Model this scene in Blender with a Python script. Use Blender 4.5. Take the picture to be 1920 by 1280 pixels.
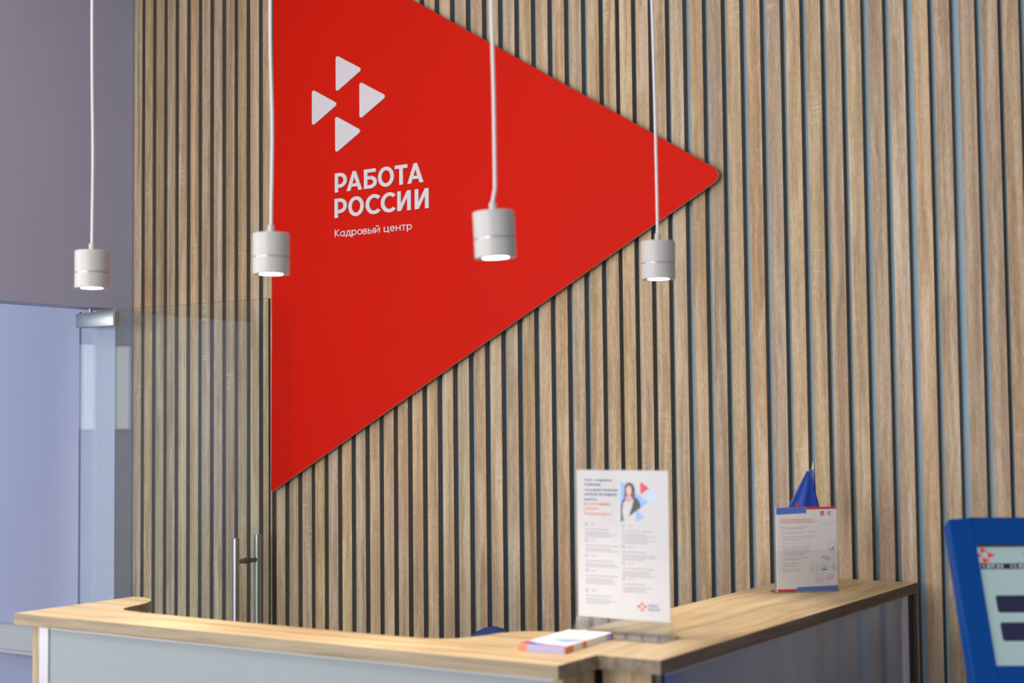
import bpy, bmesh, math, random
from mathutils import Vector, Matrix, Euler
random.seed(7)
S = bpy.context.scene
for o in list(bpy.data.objects): bpy.data.objects.remove(o)
COL = S.collection

# ------------------------------------------------------------------ camera
cd = bpy.data.cameras.new('camera'); cam = bpy.data.objects.new('camera', cd); COL.objects.link(cam)
yaw, pitch, roll = 0.58010, 0.05420, -0.01010
cy, sy, cp, sp = math.cos(yaw), math.sin(yaw), math.cos(pitch), math.sin(pitch)
F = Vector((-sy*cp, cy*cp, sp)); R0 = Vector((cy, sy, 0)); U0 = R0.cross(F)
c, s = math.cos(roll), math.sin(roll)
R = c*R0 + s*U0; U = -s*R0 + c*U0
M = Matrix((R, U, -F)).transposed().to_4x4(); M.translation = Vector((4.19071, -3.85354, 1.55427))
cam.matrix_world = M
cd.sensor_width = 36; cd.lens = 2762.08/1920*36
cd.clip_start = 0.05
cd.dof.use_dof = True; cd.dof.focus_distance = 4.75; cd.dof.aperture_fstop = 3.3
S.camera = cam
S.view_settings.view_transform = 'Standard'; S.view_settings.look = 'None'
S.view_settings.exposure = 0.0; S.view_settings.gamma = 1; S.view_settings.use_curve_mapping = False

# ------------------------------------------------------------------ world and daylight
w = bpy.data.worlds.new('sky'); S.world = w; w.use_nodes = True
bg = w.node_tree.nodes['Background']; bg.inputs[0].default_value = (0.75, 0.85, 1, 1); bg.inputs[1].default_value = 1.2

def area(name, loc, rot, sx, sz, power, col=(1, 1, 1), spread=math.pi):
    l = bpy.data.lights.new(name, 'AREA'); l.shape = 'RECTANGLE'; l.size = sx; l.size_y = sz; l.energy = power; l.color = col; l.spread = spread
    o = bpy.data.objects.new(name, l); COL.objects.link(o); o.location = loc; o.rotation_euler = rot
    return o
PI = math.pi
# windows in the left wall (light faces +x), in the rear wall (faces +y), in the next room
area('left_window_daylight', (-0.10, -3.25, 1.9), (0, -PI/2, 0), 2.0, 1.5, 13, (1.0, 0.97, 0.94))
area('left_window_daylight', (-0.10, -4.95, 1.9), (0, -PI/2, 0), 2.0, 1.6, 26, (1.0, 0.97, 0.94))
area('rear_window_daylight', (1.75, -7.45, 1.9), (PI/2, 0, 0), 2.3, 2.0, 178, (1.0, 0.97, 0.94))
area('next_room_window_daylight', (-1.9, -4.95, 1.8), (PI/2, 0, 0), 2.6, 1.6, 95, (0.92, 0.95, 1.0))
area('next_room_side_window_daylight', (-3.49, -2.92, 1.81), (0, -PI/2, 0), 0.56, 0.36, 2.6, (0.9, 0.95, 1.0))
area('next_room_side_window_daylight', (-3.49, -3.35, 1.81), (0, -PI/2, 0), 0.56, 0.12, 0.9, (0.9, 0.95, 1.0))

for (px_, py_, pw_) in ((0.9, -1.9, 13), (3.0, -1.9, 3), (1.1, -4.4, 30), (3.2, -4.4, 6)):
    area('ceiling_panel_light', (px_, py_, 3.57), (0, 0, 0), 0.58, 0.58, pw_, (1.0, 0.95, 0.88))
# ------------------------------------------------------------------ node materials
def mat(name, col=(0.8, 0.8, 0.8), rough=0.5, metal=0.0, spec=0.5, emis=None, estr=0, bump=0.0, bscale=200):
    m = bpy.data.materials.new(name); m.use_nodes = True
    nt = m.node_tree; b = nt.nodes['Principled BSDF']
    b.inputs['Roughness'].default_value = rough; b.inputs['Metallic'].default_value = metal
    b.inputs['Specular IOR Level'].default_value = spec
    # faint procedural variation so no surface is perfectly flat
    tc = nt.nodes.new('ShaderNodeTexCoord'); n = nt.nodes.new('ShaderNodeTexNoise'); n.inputs['Scale'].default_value = 6
    n.inputs['Detail'].default_value = 3
    nt.links.new(tc.outputs['Object'], n.inputs['Vector'])
    r = nt.nodes.new('ShaderNodeMapRange'); r.inputs[3].default_value = 0.97; r.inputs[4].default_value = 1.03
    nt.links.new(n.outputs['Fac'], r.inputs[0])
    mx = nt.nodes.new('ShaderNodeVectorMath'); mx.operation = 'SCALE'; mx.inputs[0].default_value = col[:3]
    nt.links.new(r.outputs[0], mx.inputs['Scale']); nt.links.new(mx.outputs[0], b.inputs['Base Color'])
    if emis:
        b.inputs['Emission Color'].default_value = (*emis, 1); b.inputs['Emission Strength'].default_value = estr
    if bump:
        n2 = nt.nodes.new('ShaderNodeTexNoise'); n2.inputs['Scale'].default_value = bscale
        nt.links.new(tc.outputs['Object'], n2.inputs['Vector'])
        bp = nt.nodes.new('ShaderNodeBump'); bp.inputs['Strength'].default_value = bump; bp.inputs['Distance'].default_value = 0.001
        nt.links.new(n2.outputs['Fac'], bp.inputs['Height']); nt.links.new(bp.outputs[0], b.inputs['Normal'])
    return m

def glass(name, tint, rough=0.0, base=0.04, haze=0.0):
    m = bpy.data.materials.new(name); m.use_nodes = True; nt = m.node_tree
    for n in list(nt.nodes): nt.nodes.remove(n)
    out = nt.nodes.new('ShaderNodeOutputMaterial'); t = nt.nodes.new('ShaderNodeBsdfTransparent'); t.inputs[0].default_value = (*tint, 1)
    g = nt.nodes.new('ShaderNodeBsdfGlossy'); g.inputs['Roughness'].default_value = rough
    lw = nt.nodes.new('ShaderNodeLayerWeight'); lw.inputs[0].default_value = 0.5
    pw = nt.nodes.new('ShaderNodeMath'); pw.operation = 'POWER'; pw.inputs[1].default_value = 5; nt.links.new(lw.outputs['Facing'], pw.inputs[0])
    fr = nt.nodes.new('ShaderNodeMath'); fr.operation = 'MULTIPLY_ADD'; fr.inputs[1].default_value = 1-base; fr.inputs[2].default_value = base; nt.links.new(pw.outputs[0], fr.inputs[0])
    mx = nt.nodes.new('ShaderNodeMixShader')
    nt.links.new(fr.outputs[0], mx.inputs[0]); nt.links.new(g.outputs[0], mx.inputs[2])
    if haze:
        d = nt.nodes.new('ShaderNodeBsdfDiffuse'); d.inputs[0].default_value = (.9, .9, .9, 1)
        m2 = nt.nodes.new('ShaderNodeMixShader'); m2.inputs[0].default_value = haze
        nt.links.new(t.outputs[0], m2.inputs[1]); nt.links.new(d.outputs[0], m2.inputs[2]); nt.links.new(m2.outputs[0], mx.inputs[1])
    else: nt.links.new(t.outputs[0], mx.inputs[1])
    nt.links.new(mx.outputs[0], out.inputs[0])
    return m

def wood(name, stops, axis=2, along=1.2, across=60, island=False, fine=0.35, rough=0.5, bump=0.25, crosscut=0.0):
    """wood grain that runs along the given axis; stops = (dark, mid, light) colours"""
    m = bpy.data.materials.new(name); m.use_nodes = True; nt = m.node_tree; b = nt.nodes['Principled BSDF']; L = nt.links.new
    b.inputs['Roughness'].default_value = rough; b.inputs['Specular IOR Level'].default_value = 0.25
    tc = nt.nodes.new('ShaderNodeTexCoord')
    vec = tc.outputs['Object']
    if island:
        geo = nt.nodes.new('ShaderNodeNewGeometry')
        off = nt.nodes.new('ShaderNodeVectorMath'); off.operation = 'SCALE'; off.inputs[0].default_value = (13.1, 5.7, 31.3)
        L(geo.outputs['Random Per Island'], off.inputs['Scale'])
        ad = nt.nodes.new('ShaderNodeVectorMath'); ad.operation = 'ADD'; L(vec, ad.inputs[0]); L(off.outputs[0], ad.inputs[1]); vec = ad.outputs[0]
    def mapped(sa, sc):
        mp = nt.nodes.new('ShaderNodeMapping'); v = [sc]*3; v[axis] = sa; mp.inputs['Scale'].default_value = v; L(vec, mp.inputs[0]); return mp.outputs[0]
    # warped broad grain
    wn = nt.nodes.new('ShaderNodeTexNoise'); wn.inputs['Scale'].default_value = 1; wn.inputs['Detail'].default_value = 2; L(mapped(along*2.2, across*0.28), wn.inputs['Vector'])
    wv = nt.nodes.new('ShaderNodeVectorMath'); wv.operation = 'SCALE'; wv.inputs['Scale'].default_value = 1.6; L(wn.outputs['Color'], wv.inputs[0])
    a2 = nt.nodes.new('ShaderNodeVectorMath'); a2.operation = 'ADD'; L(mapped(along, across), a2.inputs[0]); L(wv.outputs[0], a2.inputs[1])
    n1 = nt.nodes.new('ShaderNodeTexNoise'); n1.inputs['Scale'].default_value = 1; n1.inputs['Detail'].default_value = 4; n1.inputs['Roughness'].default_value = 0.55; L(a2.outputs[0], n1.inputs['Vector'])
    n2 = nt.nodes.new('ShaderNodeTexNoise'); n2.inputs['Scale'].default_value = 1; n2.inputs['Detail'].default_value = 3; L(mapped(along*9, across*9) if not island else mapped(55, 420), n2.inputs['Vector'])
    mix = nt.nodes.new('ShaderNodeMath'); mix.operation = 'MULTIPLY_ADD'; L(n2.outputs['Fac'], mix.inputs[0]); mix.inputs[1].default_value = fine
    sub = nt.nodes.new('ShaderNodeMath'); sub.operation = 'MULTIPLY_ADD'; L(n1.outputs['Fac'], sub.inputs[0]); sub.inputs[1].default_value = 1.0; sub.inputs[2].default_value = -fine*0.5
    L(sub.outputs[0], mix.inputs[2]); h = mix.outputs[0]
    if crosscut:  # short pale saw marks across the grain, in patches
        n3 = nt.nodes.new('ShaderNodeTexNoise'); n3.inputs['Scale'].default_value = 1; n3.inputs['Detail'].default_value = 1; L(mapped(170, 22), n3.inputs['Vector'])
        n4 = nt.nodes.new('ShaderNodeTexNoise'); n4.inputs['Scale'].default_value = 1; L(mapped(5, 9), n4.inputs['Vector'])
        p = nt.nodes.new('ShaderNodeMapRange'); p.inputs[1].default_value = 0.6; p.inputs[2].default_value = 0.72; L(n4.outputs['Fac'], p.inputs[0])
        q = nt.nodes.new('ShaderNodeMapRange'); q.inputs[1].default_value = 0.55; q.inputs[2].default_value = 0.7; L(n3.outputs['Fac'], q.inputs[0])
        pq = nt.nodes.new('ShaderNodeMath'); pq.operation = 'MULTIPLY'; L(p.outputs[0], pq.inputs[0]); L(q.outputs[0], pq.inputs[1])
        ma = nt.nodes.new('ShaderNodeMath'); ma.operation = 'MULTIPLY_ADD'; L(pq.outputs[0], ma.inputs[0]); ma.inputs[1].default_value = crosscut; L(h, ma.inputs[2]); h = ma.outputs[0]
    cr = nt.nodes.new('ShaderNodeValToRGB'); L(h, cr.inputs[0]); e = cr.color_ramp.elements
    e[0].position = 0.3; e[0].color = (*stops[0], 1); e[1].position = 0.72; e[1].color = (*stops[2], 1)
    k = e.new(0.5); k.color = (*stops[1], 1)
    col = cr.outputs[0]
    if island:
        r2 = nt.nodes.new('ShaderNodeTexWhiteNoise'); r2.noise_dimensions = '1D'; L(geo.outputs['Random Per Island'], r2.inputs['W'])
        hs = nt.nodes.new('ShaderNodeHueSaturation'); L(col, hs.inputs['Color'])
        m1 = nt.nodes.new('ShaderNodeMapRange'); m1.inputs[3].default_value = 0.90; m1.inputs[4].default_value = 1.14; L(r2.outputs['Value'], m1.inputs[0]); L(m1.outputs[0], hs.inputs['Value'])
        sc = nt.nodes.new('ShaderNodeSeparateColor'); L(r2.outputs['Color'], sc.inputs[0])
        m2 = nt.nodes.new('ShaderNodeMapRange'); m2.inputs[3].default_value = 0.85; m2.inputs[4].default_value = 1.12; L(sc.outputs[1], m2.inputs[0]); L(m2.outputs[0], hs.inputs['Saturation'])
        m3 = nt.nodes.new('ShaderNodeMapRange'); m3.inputs[3].default_value = 0.499; m3.inputs[4].default_value = 0.51; L(sc.outputs[2], m3.inputs[0]); L(m3.outputs[0], hs.inputs['Hue'])
        col = hs.outputs[0]
    L(col, b.inputs['Base Color'])
    bp = nt.nodes.new('ShaderNodeBump'); bp.inputs['Strength'].default_value = bump; bp.inputs['Distance'].default_value = 0.0008; L(h, bp.inputs['Height']); L(bp.outputs[0], b.inputs['Normal'])
    return m

OAK = ((0.31, 0.200, 0.115), (0.44, 0.305, 0.185), (0.58, 0.45, 0.315))
TOPW = ((0.47, 0.31, 0.145), (0.66, 0.49, 0.27), (0.77, 0.60, 0.36))
m_slat = wood('sonoma_oak_slat', OAK, 2, 1.6, 55, True, 0.5, 0.55, 0.35, 0.22)
m_slat_side = mat('shaded_slat_side', (0.20, 0.155, 0.11), 0.6)  # slat sides darkened: shade between the slats is put into this colour
m_backing = mat('light_blue_paint', (0.37, 0.54, 0.66), 0.6)
m_lav = mat('lavender_blue_paint', (0.425, 0.455, 0.60), 0.65, bump=0.15, bscale=300)
m_white = mat('white_paint', (0.75, 0.75, 0.75), 0.7)
m_floor = mat('grey_floor_tile', (0.33, 0.33, 0.33), 0.35)
m_topx = wood('counter_wood_along', TOPW, 0, 1.1, 26, False, 0.3, 0.42, 0.08)
m_topy = wood('counter_wood_deep', TOPW, 1, 1.1, 26, False, 0.3, 0.42, 0.08)
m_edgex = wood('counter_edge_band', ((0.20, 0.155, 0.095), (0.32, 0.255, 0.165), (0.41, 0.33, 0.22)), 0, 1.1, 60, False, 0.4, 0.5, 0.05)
m_edgey = wood('counter_edge_band_shaded', ((0.13, 0.10, 0.07), (0.22, 0.17, 0.12), (0.30, 0.24, 0.17)), 1, 1.1, 60, False, 0.4, 0.5, 0.05)  # darker copy of the edge band, with the side edge's shade in its colour
m_panz = wood('counter_wood_upright', ((0.24, 0.175, 0.105), (0.39, 0.29, 0.175), (0.50, 0.385, 0.24)), 2, 1.4, 30, False, 0.3, 0.5, 0.08)
m_alu = mat('brushed_pale_aluminium', (0.62, 0.6, 0.63), 0.38, 0.35)
m_alu2 = mat('lit_aluminium_profile', (0.80, 0.77, 0.80), 0.4, 0)  # lighter copy of the aluminium; light on the profile is in the colour
m_acb = glass('acrylic_foot', (0.99, 0.995, 0.99), 0.05, base=0.03, haze=0.04)
m_frost = mat('frosted_glass_panel', (0.31, 0.35, 0.36), 0.16, 0, 0.6)
m_frost2 = mat('smoked_glossy_panel', (0.44, 0.53, 0.70), 0.11, 0.55, 1.0)
m_red = mat('red_sign_face', (0.60, 0.011, 0.003), 0.5, 0, 0.06)
m_edge = mat('pale_sign_edge', (0.62, 0.5, 0.45), 0.5)
m_letter = mat('off_white_letter', (0.66, 0.62, 0.65), 0.45)
m_lampw = mat('white_lacquer', (0.53, 0.52, 0.49), 0.45)
m_cord = mat('white_cord', (0.72, 0.71, 0.70), 0.6)
m_chrome = mat('chrome', (0.55, 0.55, 0.56), 0.12, 1.0)
m_band = mat('satin_metal_band', (0.40, 0.40, 0.42), 0.36, 0.9)
m_refl = mat('dark_reflector', (0.18, 0.18, 0.18), 0.25, 0.9)
m_steel = mat('brushed_steel', (0.46, 0.48, 0.46), 0.38, 1.0)
m_dsteel = mat('bronze_steel', (0.26, 0.22, 0.17), 0.35, 0.9)
m_bulb = mat('lit_lens', (1, 1, 1), 0.5, emis=(1.0, 0.97, 0.98), estr=14)
m_glass = glass('door_glass', (0.955, 0.98, 0.965), base=0.035)
m_gedge = mat('green_glass_edge', (0.03, 0.06, 0.05), 0.2)
m_acr = glass('clear_acrylic', (0.992, 0.996, 0.994), 0.02, base=0.028, haze=0.006)
m_paper = mat('white_paper', (0.90, 0.88, 0.86), 0.5)
m_poster = mat('poster_paper', (0.62, 0.595, 0.59), 0.5)
m_ink_b = mat('blue_ink', (0.10, 0.20, 0.62), 0.5)
m_ink_lb = mat('light_blue_ink', (0.26, 0.47, 0.80), 0.5)
m_ink_pb = mat('pale_blue_ink', (0.50, 0.64, 0.86), 0.5)
m_ink_r = mat('red_ink', (0.70, 0.03, 0.03), 0.5)
m_ink_o = mat('orange_ink', (0.80, 0.22, 0.10), 0.5)
m_ink_n = mat('navy_ink', (0.08, 0.09, 0.28), 0.5)
m_ink_g = mat('grey_ink', (0.27, 0.26, 0.32), 0.5)
m_ink_k = mat('black_ink', (0.03, 0.03, 0.04), 0.5)
m_skin = mat('printed_skin', (0.78, 0.46, 0.36), 0.5)
m_hair = mat('printed_hair', (0.10, 0.035, 0.03), 0.5)
m_kblue = mat('kiosk_blue_lacquer', (0.001, 0.055, 0.25), 0.45, 0, 0.12)
m_flag = mat('blue_satin', (0.012, 0.06, 0.42), 0.55)
m_chair = mat('navy_fabric', (0.02, 0.045, 0.20), 0.75, bump=0.3, bscale=900)
m_black = mat('black_plastic', (0.03, 0.03, 0.035), 0.4)
m_duct = mat('pale_grey_duct', (0.60, 0.61, 0.60), 0.5)
m_scr = mat('screen_white', (0.15, 0.18, 0.18), 0.15, emis=(0.38, 0.55, 0.56), estr=0.5)
m_scr_n = mat('screen_navy', (0.01, 0.01, 0.03), 0.2, emis=(0.006, 0.008, 0.03), estr=0.7)
m_scr_r = mat('screen_red', (0.4, 0.02, 0.02), 0.2, emis=(0.45, 0.02, 0.02), estr=0.7)
m_scr_t = mat('screen_text', (0.4, 0.42, 0.45), 0.2, emis=(0.4, 0.42, 0.5), estr=0.7)
m_lens_black = mat('dark_bezel', (0.02, 0.03, 0.07), 0.3)

# ------------------------------------------------------------------ mesh helpers
def box(bm, x0, x1, y0, y1, z0, z1, mi=0, bev=0.0):
    r = bmesh.ops.create_cube(bm, size=1)
    for v in r['verts']:
        v.co = Vector(((x0+x1)/2+v.co.x*(x1-x0), (y0+y1)/2+v.co.y*(y1-y0), (z0+z1)/2+v.co.z*(z1-z0)))
    fs = {f for v in r['verts'] for f in v.link_faces}
    for f in fs: f.material_index = mi
    if bev:
        es = {e for v in r['verts'] for e in v.link_edges}
        rr = bmesh.ops.bevel(bm, geom=list(es), offset=bev, segments=2, affect='EDGES', profile=0.5)
        for f in rr['faces']: f.material_index = mi
def prism(bm, pts, axis, a, b, mi=0, side_mi=None, bottom_mi=None):
    """extrude the 2-D outline pts between a and b along an axis: 2 -> (x,y), 1 -> (x,z)"""
    def P(p, t): return (p[0], p[1], t) if axis == 2 else ((p[0], t, p[1]) if axis == 1 else (t, p[0], p[1]))
    va = [bm.verts.new(P(p, a)) for p in pts]; vb = [bm.verts.new(P(p, b)) for p in pts]
    f1 = bm.faces.new(va); f2 = bm.faces.new(vb); f1.material_index = mi if bottom_mi is None else bottom_mi; f2.material_index = mi
    n = len(pts)
    for i in range(n):
        f = bm.faces.new((va[i], va[(i+1) % n], vb[(i+1) % n], vb[i])); f.material_index = mi if side_mi is None else side_mi
def lathe(bm, prof, n=48, ctr=(0, 0, 0), mi=0, rot=None):
    rings = []
    for (r, z) in prof:
        ring = []
        for k in range(n):
            a = 2*PI*k/n; p = Vector((r*math.cos(a), r*math.sin(a), z))
            if rot: p = rot @ p
            ring.append(bm.verts.new(p+Vector(ctr)))
        rings.append(ring)
    for i in range(len(rings)-1):
        for k in range(n):
            f = bm.faces.new((rings[i][k], rings[i][(k+1) % n], rings[i+1][(k+1) % n], rings[i+1][k])); f.material_index = mi; f.smooth = True
    for rg in (rings[0], rings[-1]):
        f = bm.faces.new(rg); f.material_index = mi
def tube(bm, pts, r, n=12, mi=0):
    pts = [Vector(p) for p in pts]; rings = []
    for i, p in enumerate(pts):
        d = (pts[min(i+1, len(pts)-1)]-pts[max(i-1, 0)]).normalized()
        a = d.orthogonal().normalized() if i == 0 else (a - d*a.dot(d)).normalized()
        b = d.cross(a); rr = r[i] if isinstance(r, (list, tuple)) else r
        rings.append([bm.verts.new(p+(a*math.cos(2*PI*k/n)+b*math.sin(2*PI*k/n))*rr) for k in range(n)])
    for i in range(len(rings)-1):
        for k in range(n):
            f = bm.faces.new((rings[i][k], rings[i][(k+1) % n], rings[i+1][(k+1) % n], rings[i+1][k])); f.smooth = True; f.material_index = mi
    bm.faces.new(rings[0]); bm.faces.new(rings[-1])
def obj(name, bm, mats, parent=None, bevel=0.0, smooth=False):
    bmesh.ops.recalc_face_normals(bm, faces=bm.faces)
    me = bpy.data.meshes.new(name); bm.to_mesh(me); bm.free()
    for m in (mats if isinstance(mats, (list, tuple)) else [mats]): me.materials.append(m)
    o = bpy.data.objects.new(name, me); COL.objects.link(o)
    if parent: o.parent = parent
    if smooth:
        for p in me.polygons: p.use_smooth = True
    elif any(p.use_smooth for p in me.polygons): me.set_sharp_from_angle(angle=0.6)
    if bevel:
        md = o.modifiers.new('bevel', 'BEVEL'); md.width = bevel; md.segments = 2; md.limit_method = 'ANGLE'; md.angle_limit = 0.7
    return o
def B(): return bmesh.new()
def empty(name, loc, rz=0):
    o = bpy.data.objects.new(name, None); COL.objects.link(o); o.location = loc; o.rotation_euler = (0, 0, rz); o.empty_display_size = 0.05; return o
def tag(o, label, cat, group=None):
    o['label'] = label; o['category'] = cat
    if group: o['group'] = group
    return o
def struct(o, label=None):
    o['kind'] = 'structure'
    if label: o['label'] = label
    return o
def rounded(pts, r, n=6):
    out = []
    for i, p in enumerate(pts):
        p = Vector(p); a = Vector(pts[i-1]); b = Vector(pts[(i+1) % len(pts)])
        rr = r[i] if isinstance(r, (list, tuple)) else r
        da = (a-p).normalized(); db = (b-p).normalized(); ang = da.angle(db); t = rr/math.tan(ang/2)
        ctr = p+(da+db).normalized()*(rr/math.sin(ang/2)); s0 = p+da*t-ctr; s1 = p+db*t-ctr
        a0 = math.atan2(s0.y, s0.x); a1 = math.atan2(s1.y, s1.x); d = (a1-a0+PI) % (2*PI)-PI
        for k in range(n+1):
            q = a0+d*k/n; out.append((ctr.x+rr*math.cos(q), ctr.y+rr*math.sin(q)))
    return out

# ------------------------------------------------------------------ room shell
CZ = 3.6
bm = B(); box(bm, -3.7, 6.2, -7.7, 0.3, -0.1, 0); struct(obj('floor', bm, m_floor), 'grey floor')
bm = B(); box(bm, -3.7, 6.2, -7.7, 0.3, CZ, CZ+0.1); struct(obj('ceiling', bm, m_white), 'white ceiling')
bm = B(); box(bm, -0.045, 6.2, 0.025, 0.2, 0, CZ); struct(obj('wall_back', bm, m_backing), 'light blue wall behind the wooden slats')
bm = B(); box(bm, -3.7, -0.165, 0.025, 0.2, 0, CZ); struct(obj('wall_next_room', bm, m_lav), 'lavender wall of the next room')
XL = -0.045; XO = -0.165
bm = B()
box(bm, XO, XL, -0.085, 0.2, 0, CZ)
box(bm, XO, XL, -1.06, -0.085, 1.988, CZ)
box(bm, XO, XL, -2.5, -1.06, 0, CZ)
box(bm, XO, XL, -6.2, -2.5, 0, 0.9); box(bm, XO, XL, -6.2, -2.5, 2.9, CZ)
box(bm, XO, XL, -4.35, -4.15, 0.9, 2.9); box(bm, XO, XL, -7.5, -6.2, 0, CZ)
struct(obj('wall_left', bm, m_lav), 'lavender blue side wall with the door opening')
bm = B(); box(bm, 6.0, 6.2, -7.5, 0.025, 0, CZ); struct(obj('wall_right', bm, m_lav))
bm = B()
box(bm, XO, 0.3, -7.7, -7.5, 0, CZ); box(bm, 3.6, 6.0, -7.7, -7.5, 0, CZ); box(bm, 0.3, 0.6, -7.7, -7.5, 0, CZ); box(bm, 3.3, 3.6, -7.7, -7.5, 2.9, CZ); box(bm, 0.6, 3.6, -7.7, -7.5, 0, 0.9); box(bm, 0.6, 3.3, -7.7, -7.5, 2.9, CZ)
struct(obj('wall_rear', bm, m_white))
bm = B()   # shell of the next room
box(bm, -3.7, -3.5, -5.2, -3.6, 0, CZ); box(bm, -3.7, -3.5, -2.74, 0.025, 0, CZ); box(bm, -3.7, -3.5, -3.6, -2.74, 0, 1.5); box(bm, -3.7, -3.5, -3.6, -2.74, 2.1, CZ); box(bm, -3.7, -3.5, -3.29, -3.1, 1.5, 2.1); box(bm, -3.7, -3.5, -3.6, -3.41, 1.5, 2.1)
box(bm, -3.5, -3.2, -5.2, -5.0, 0, CZ); box(bm, -0.6, XO, -5.2, -5.0, 0, CZ); box(bm, -3.2, -0.6, -5.2, -5.0, 0, 1.0); box(bm, -3.2, -0.6, -5.2, -5.0, 2.6, CZ)
struct(obj('wall_next_room_far', bm, m_lav))
# cable duct along the next-room wall
bm = B()
prism(bm, [(0.025, 0.655), (-0.020, 0.655), (-0.024, 0.661), (-0.024, 0.672), (-0.030, 0.676), (-0.030, 0.738), (-0.024, 0.742), (-0.024, 0.752), (-0.016, 0.758), (-0.004, 0.766), (0.025, 0.768)], 0, -3.5, XO)
struct(obj('trim_1', bm, m_duct), 'pale grey cable duct running along the lavender wall')

# ------------------------------------------------------------------ slat panelling
xr = [0.0017,0.0603,0.1205,0.1796,0.2396,0.2999,0.3587,0.4192,0.4796,0.5384,0.598,0.6585,0.7197,0.7794,0.8395,0.8972,0.9566,1.0165,1.0761,1.136,1.195,1.2544,1.3142,1.3752,1.4371,1.4996,1.5629,1.6247,1.6865,1.7482,1.8094,1.8694,1.9302,1.992,2.05,2.1048,2.1614,2.2179,2.2758,2.3387,2.3987,2.457,2.5193,2.5802,2.6391,2.6996,2.7574,2.8149,2.8765,2.9355,2.9999,3.0576,3.123,3.1827,3.2355]
while xr[-1] < 5.9: xr.append(xr[-1]+0.0602)
bm = B()
for x in xr:
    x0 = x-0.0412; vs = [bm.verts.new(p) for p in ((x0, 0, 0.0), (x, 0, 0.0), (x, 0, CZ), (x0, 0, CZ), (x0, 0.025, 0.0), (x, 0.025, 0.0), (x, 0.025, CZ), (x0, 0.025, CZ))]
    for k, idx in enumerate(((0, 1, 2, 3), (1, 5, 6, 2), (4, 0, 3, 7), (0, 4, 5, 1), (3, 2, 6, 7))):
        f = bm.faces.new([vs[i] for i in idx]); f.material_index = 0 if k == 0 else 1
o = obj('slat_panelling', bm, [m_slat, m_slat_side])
tag(o, 'wall-high panelling of upright oak-look slats with edges coloured dark for shade, fixed over the light blue wall', 'wall panelling')

# ------------------------------------------------------------------ glass door, swung open into the room
d = empty('door_1', (0, 0, 0)); struct(d, 'open frameless glass door with steel pull handle')
bm = B(); box(bm, -0.16, 0.785, -0.155, -0.145, 0.01, 1.978)
for f in bm.faces:
    n = f.normal; 
    c0 = f.calc_center_median()
    f.material_index = 0 if abs(abs(c0.y+0.15)-0.005) < 1e-4 else (2 if c0.x < -0.15 else 1)
o = obj('door_glass', bm, [m_glass, m_gedge, mat('pale_glass_edge', (0.28, 0.34, 0.40), 0.2)], d)
bm = B(); box(bm, -0.168, 0.035, -0.166, -0.1555, 1.918, 1.972, bev=0.002); box(bm, -0.168, 0.035, -0.1445, -0.134, 1.918, 1.972, bev=0.002)
tube(bm, [(-0.105, -0.15, 1.972), (-0.105, -0.15, 1.988)], 0.007)
box(bm, 0.0355, 0.0385, -0.163, -0.137, 1.919, 1.971)
obj('pivot_fitting', bm, m_steel, d)['label'] = 'brushed steel pivot fitting at the top corner'
h = None
bm = B(); tube(bm, [(0.681, -0.203, 0.675), (0.681, -0.203, 1.172)], 0.0125, 24)
h = obj('pull_handle', bm, m_steel, d)
bm = B(); tube(bm, [(0.681, -0.097, 0.675), (0.681, -0.097, 1.178)], 0.0125, 24); obj('rear_bar', bm, m_steel, h)
bm = B()
for z in (1.093, 0.76):
    tube(bm, [(0.681, -0.192, z), (0.681, -0.156, z)], 0.0078, 16); tube(bm, [(0.681, -0.144, z), (0.681, -0.108, z)], 0.0078, 16)
    tube(bm, [(0.681, -0.1575, z), (0.681, -0.1551, z)], 0.012, 16); tube(bm, [(0.681, -0.1449, z), (0.681, -0.1425, z)], 0.012, 16)
obj('cross_stud', bm, m_dsteel, h)

# ------------------------------------------------------------------ red triangular sign
sg = empty('wall_sign', (1.4, -0.002, 1.33)); tag(sg, 'large red triangular sign with white logo and lettering, mounted on the slat wall', 'sign')
def plane_obj(name, bm, mats, parent, **k):
    """mesh in world coordinates parented under an unrotated empty"""
    o = obj(name, bm, mats, parent, **k); o.matrix_parent_inverse = Matrix.Translation(-parent.location); return o
tri = rounded([(0.6750, 1.3170), (2.4170, 2.2530), (0.6925, 3.3215)], [0.006, 0.024, 0.02])
bm = B(); prism(bm, tri, 1, -0.0235, -0.0170, 0, 1); plane_obj('sign_board', bm, [m_red, m_edge], sg)
for (x, z) in ((0.85, 1.6), (0.85, 2.3), (0.85, 2.95), (1.5, 1.95), (1.5, 2.6), (2.1, 2.25)):
    bm = B(); tube(bm, [(x, -0.0169, z), (x, -0.0002, z)], 0.012); plane_obj('standoff', bm, m_dsteel, sg)
def logo_tri(x0, z0, w=0.108, h=0.129, r=0.0075):
    return rounded([(x0, z0-h-0.0), (x0+w+0.008, z0-h/2), (x0, z0)], [r, r, r])
for (x0, z0) in ((0.9770, 2.8072), (0.8703, 2.7032), (1.0800, 2.7020), (0.9735, 2.5985)):
    bm = B(); prism(bm, logo_tri(x0, z0), 1, -0.0285, -0.0237); plane_obj('logo_triangle', bm, m_letter, sg)
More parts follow.
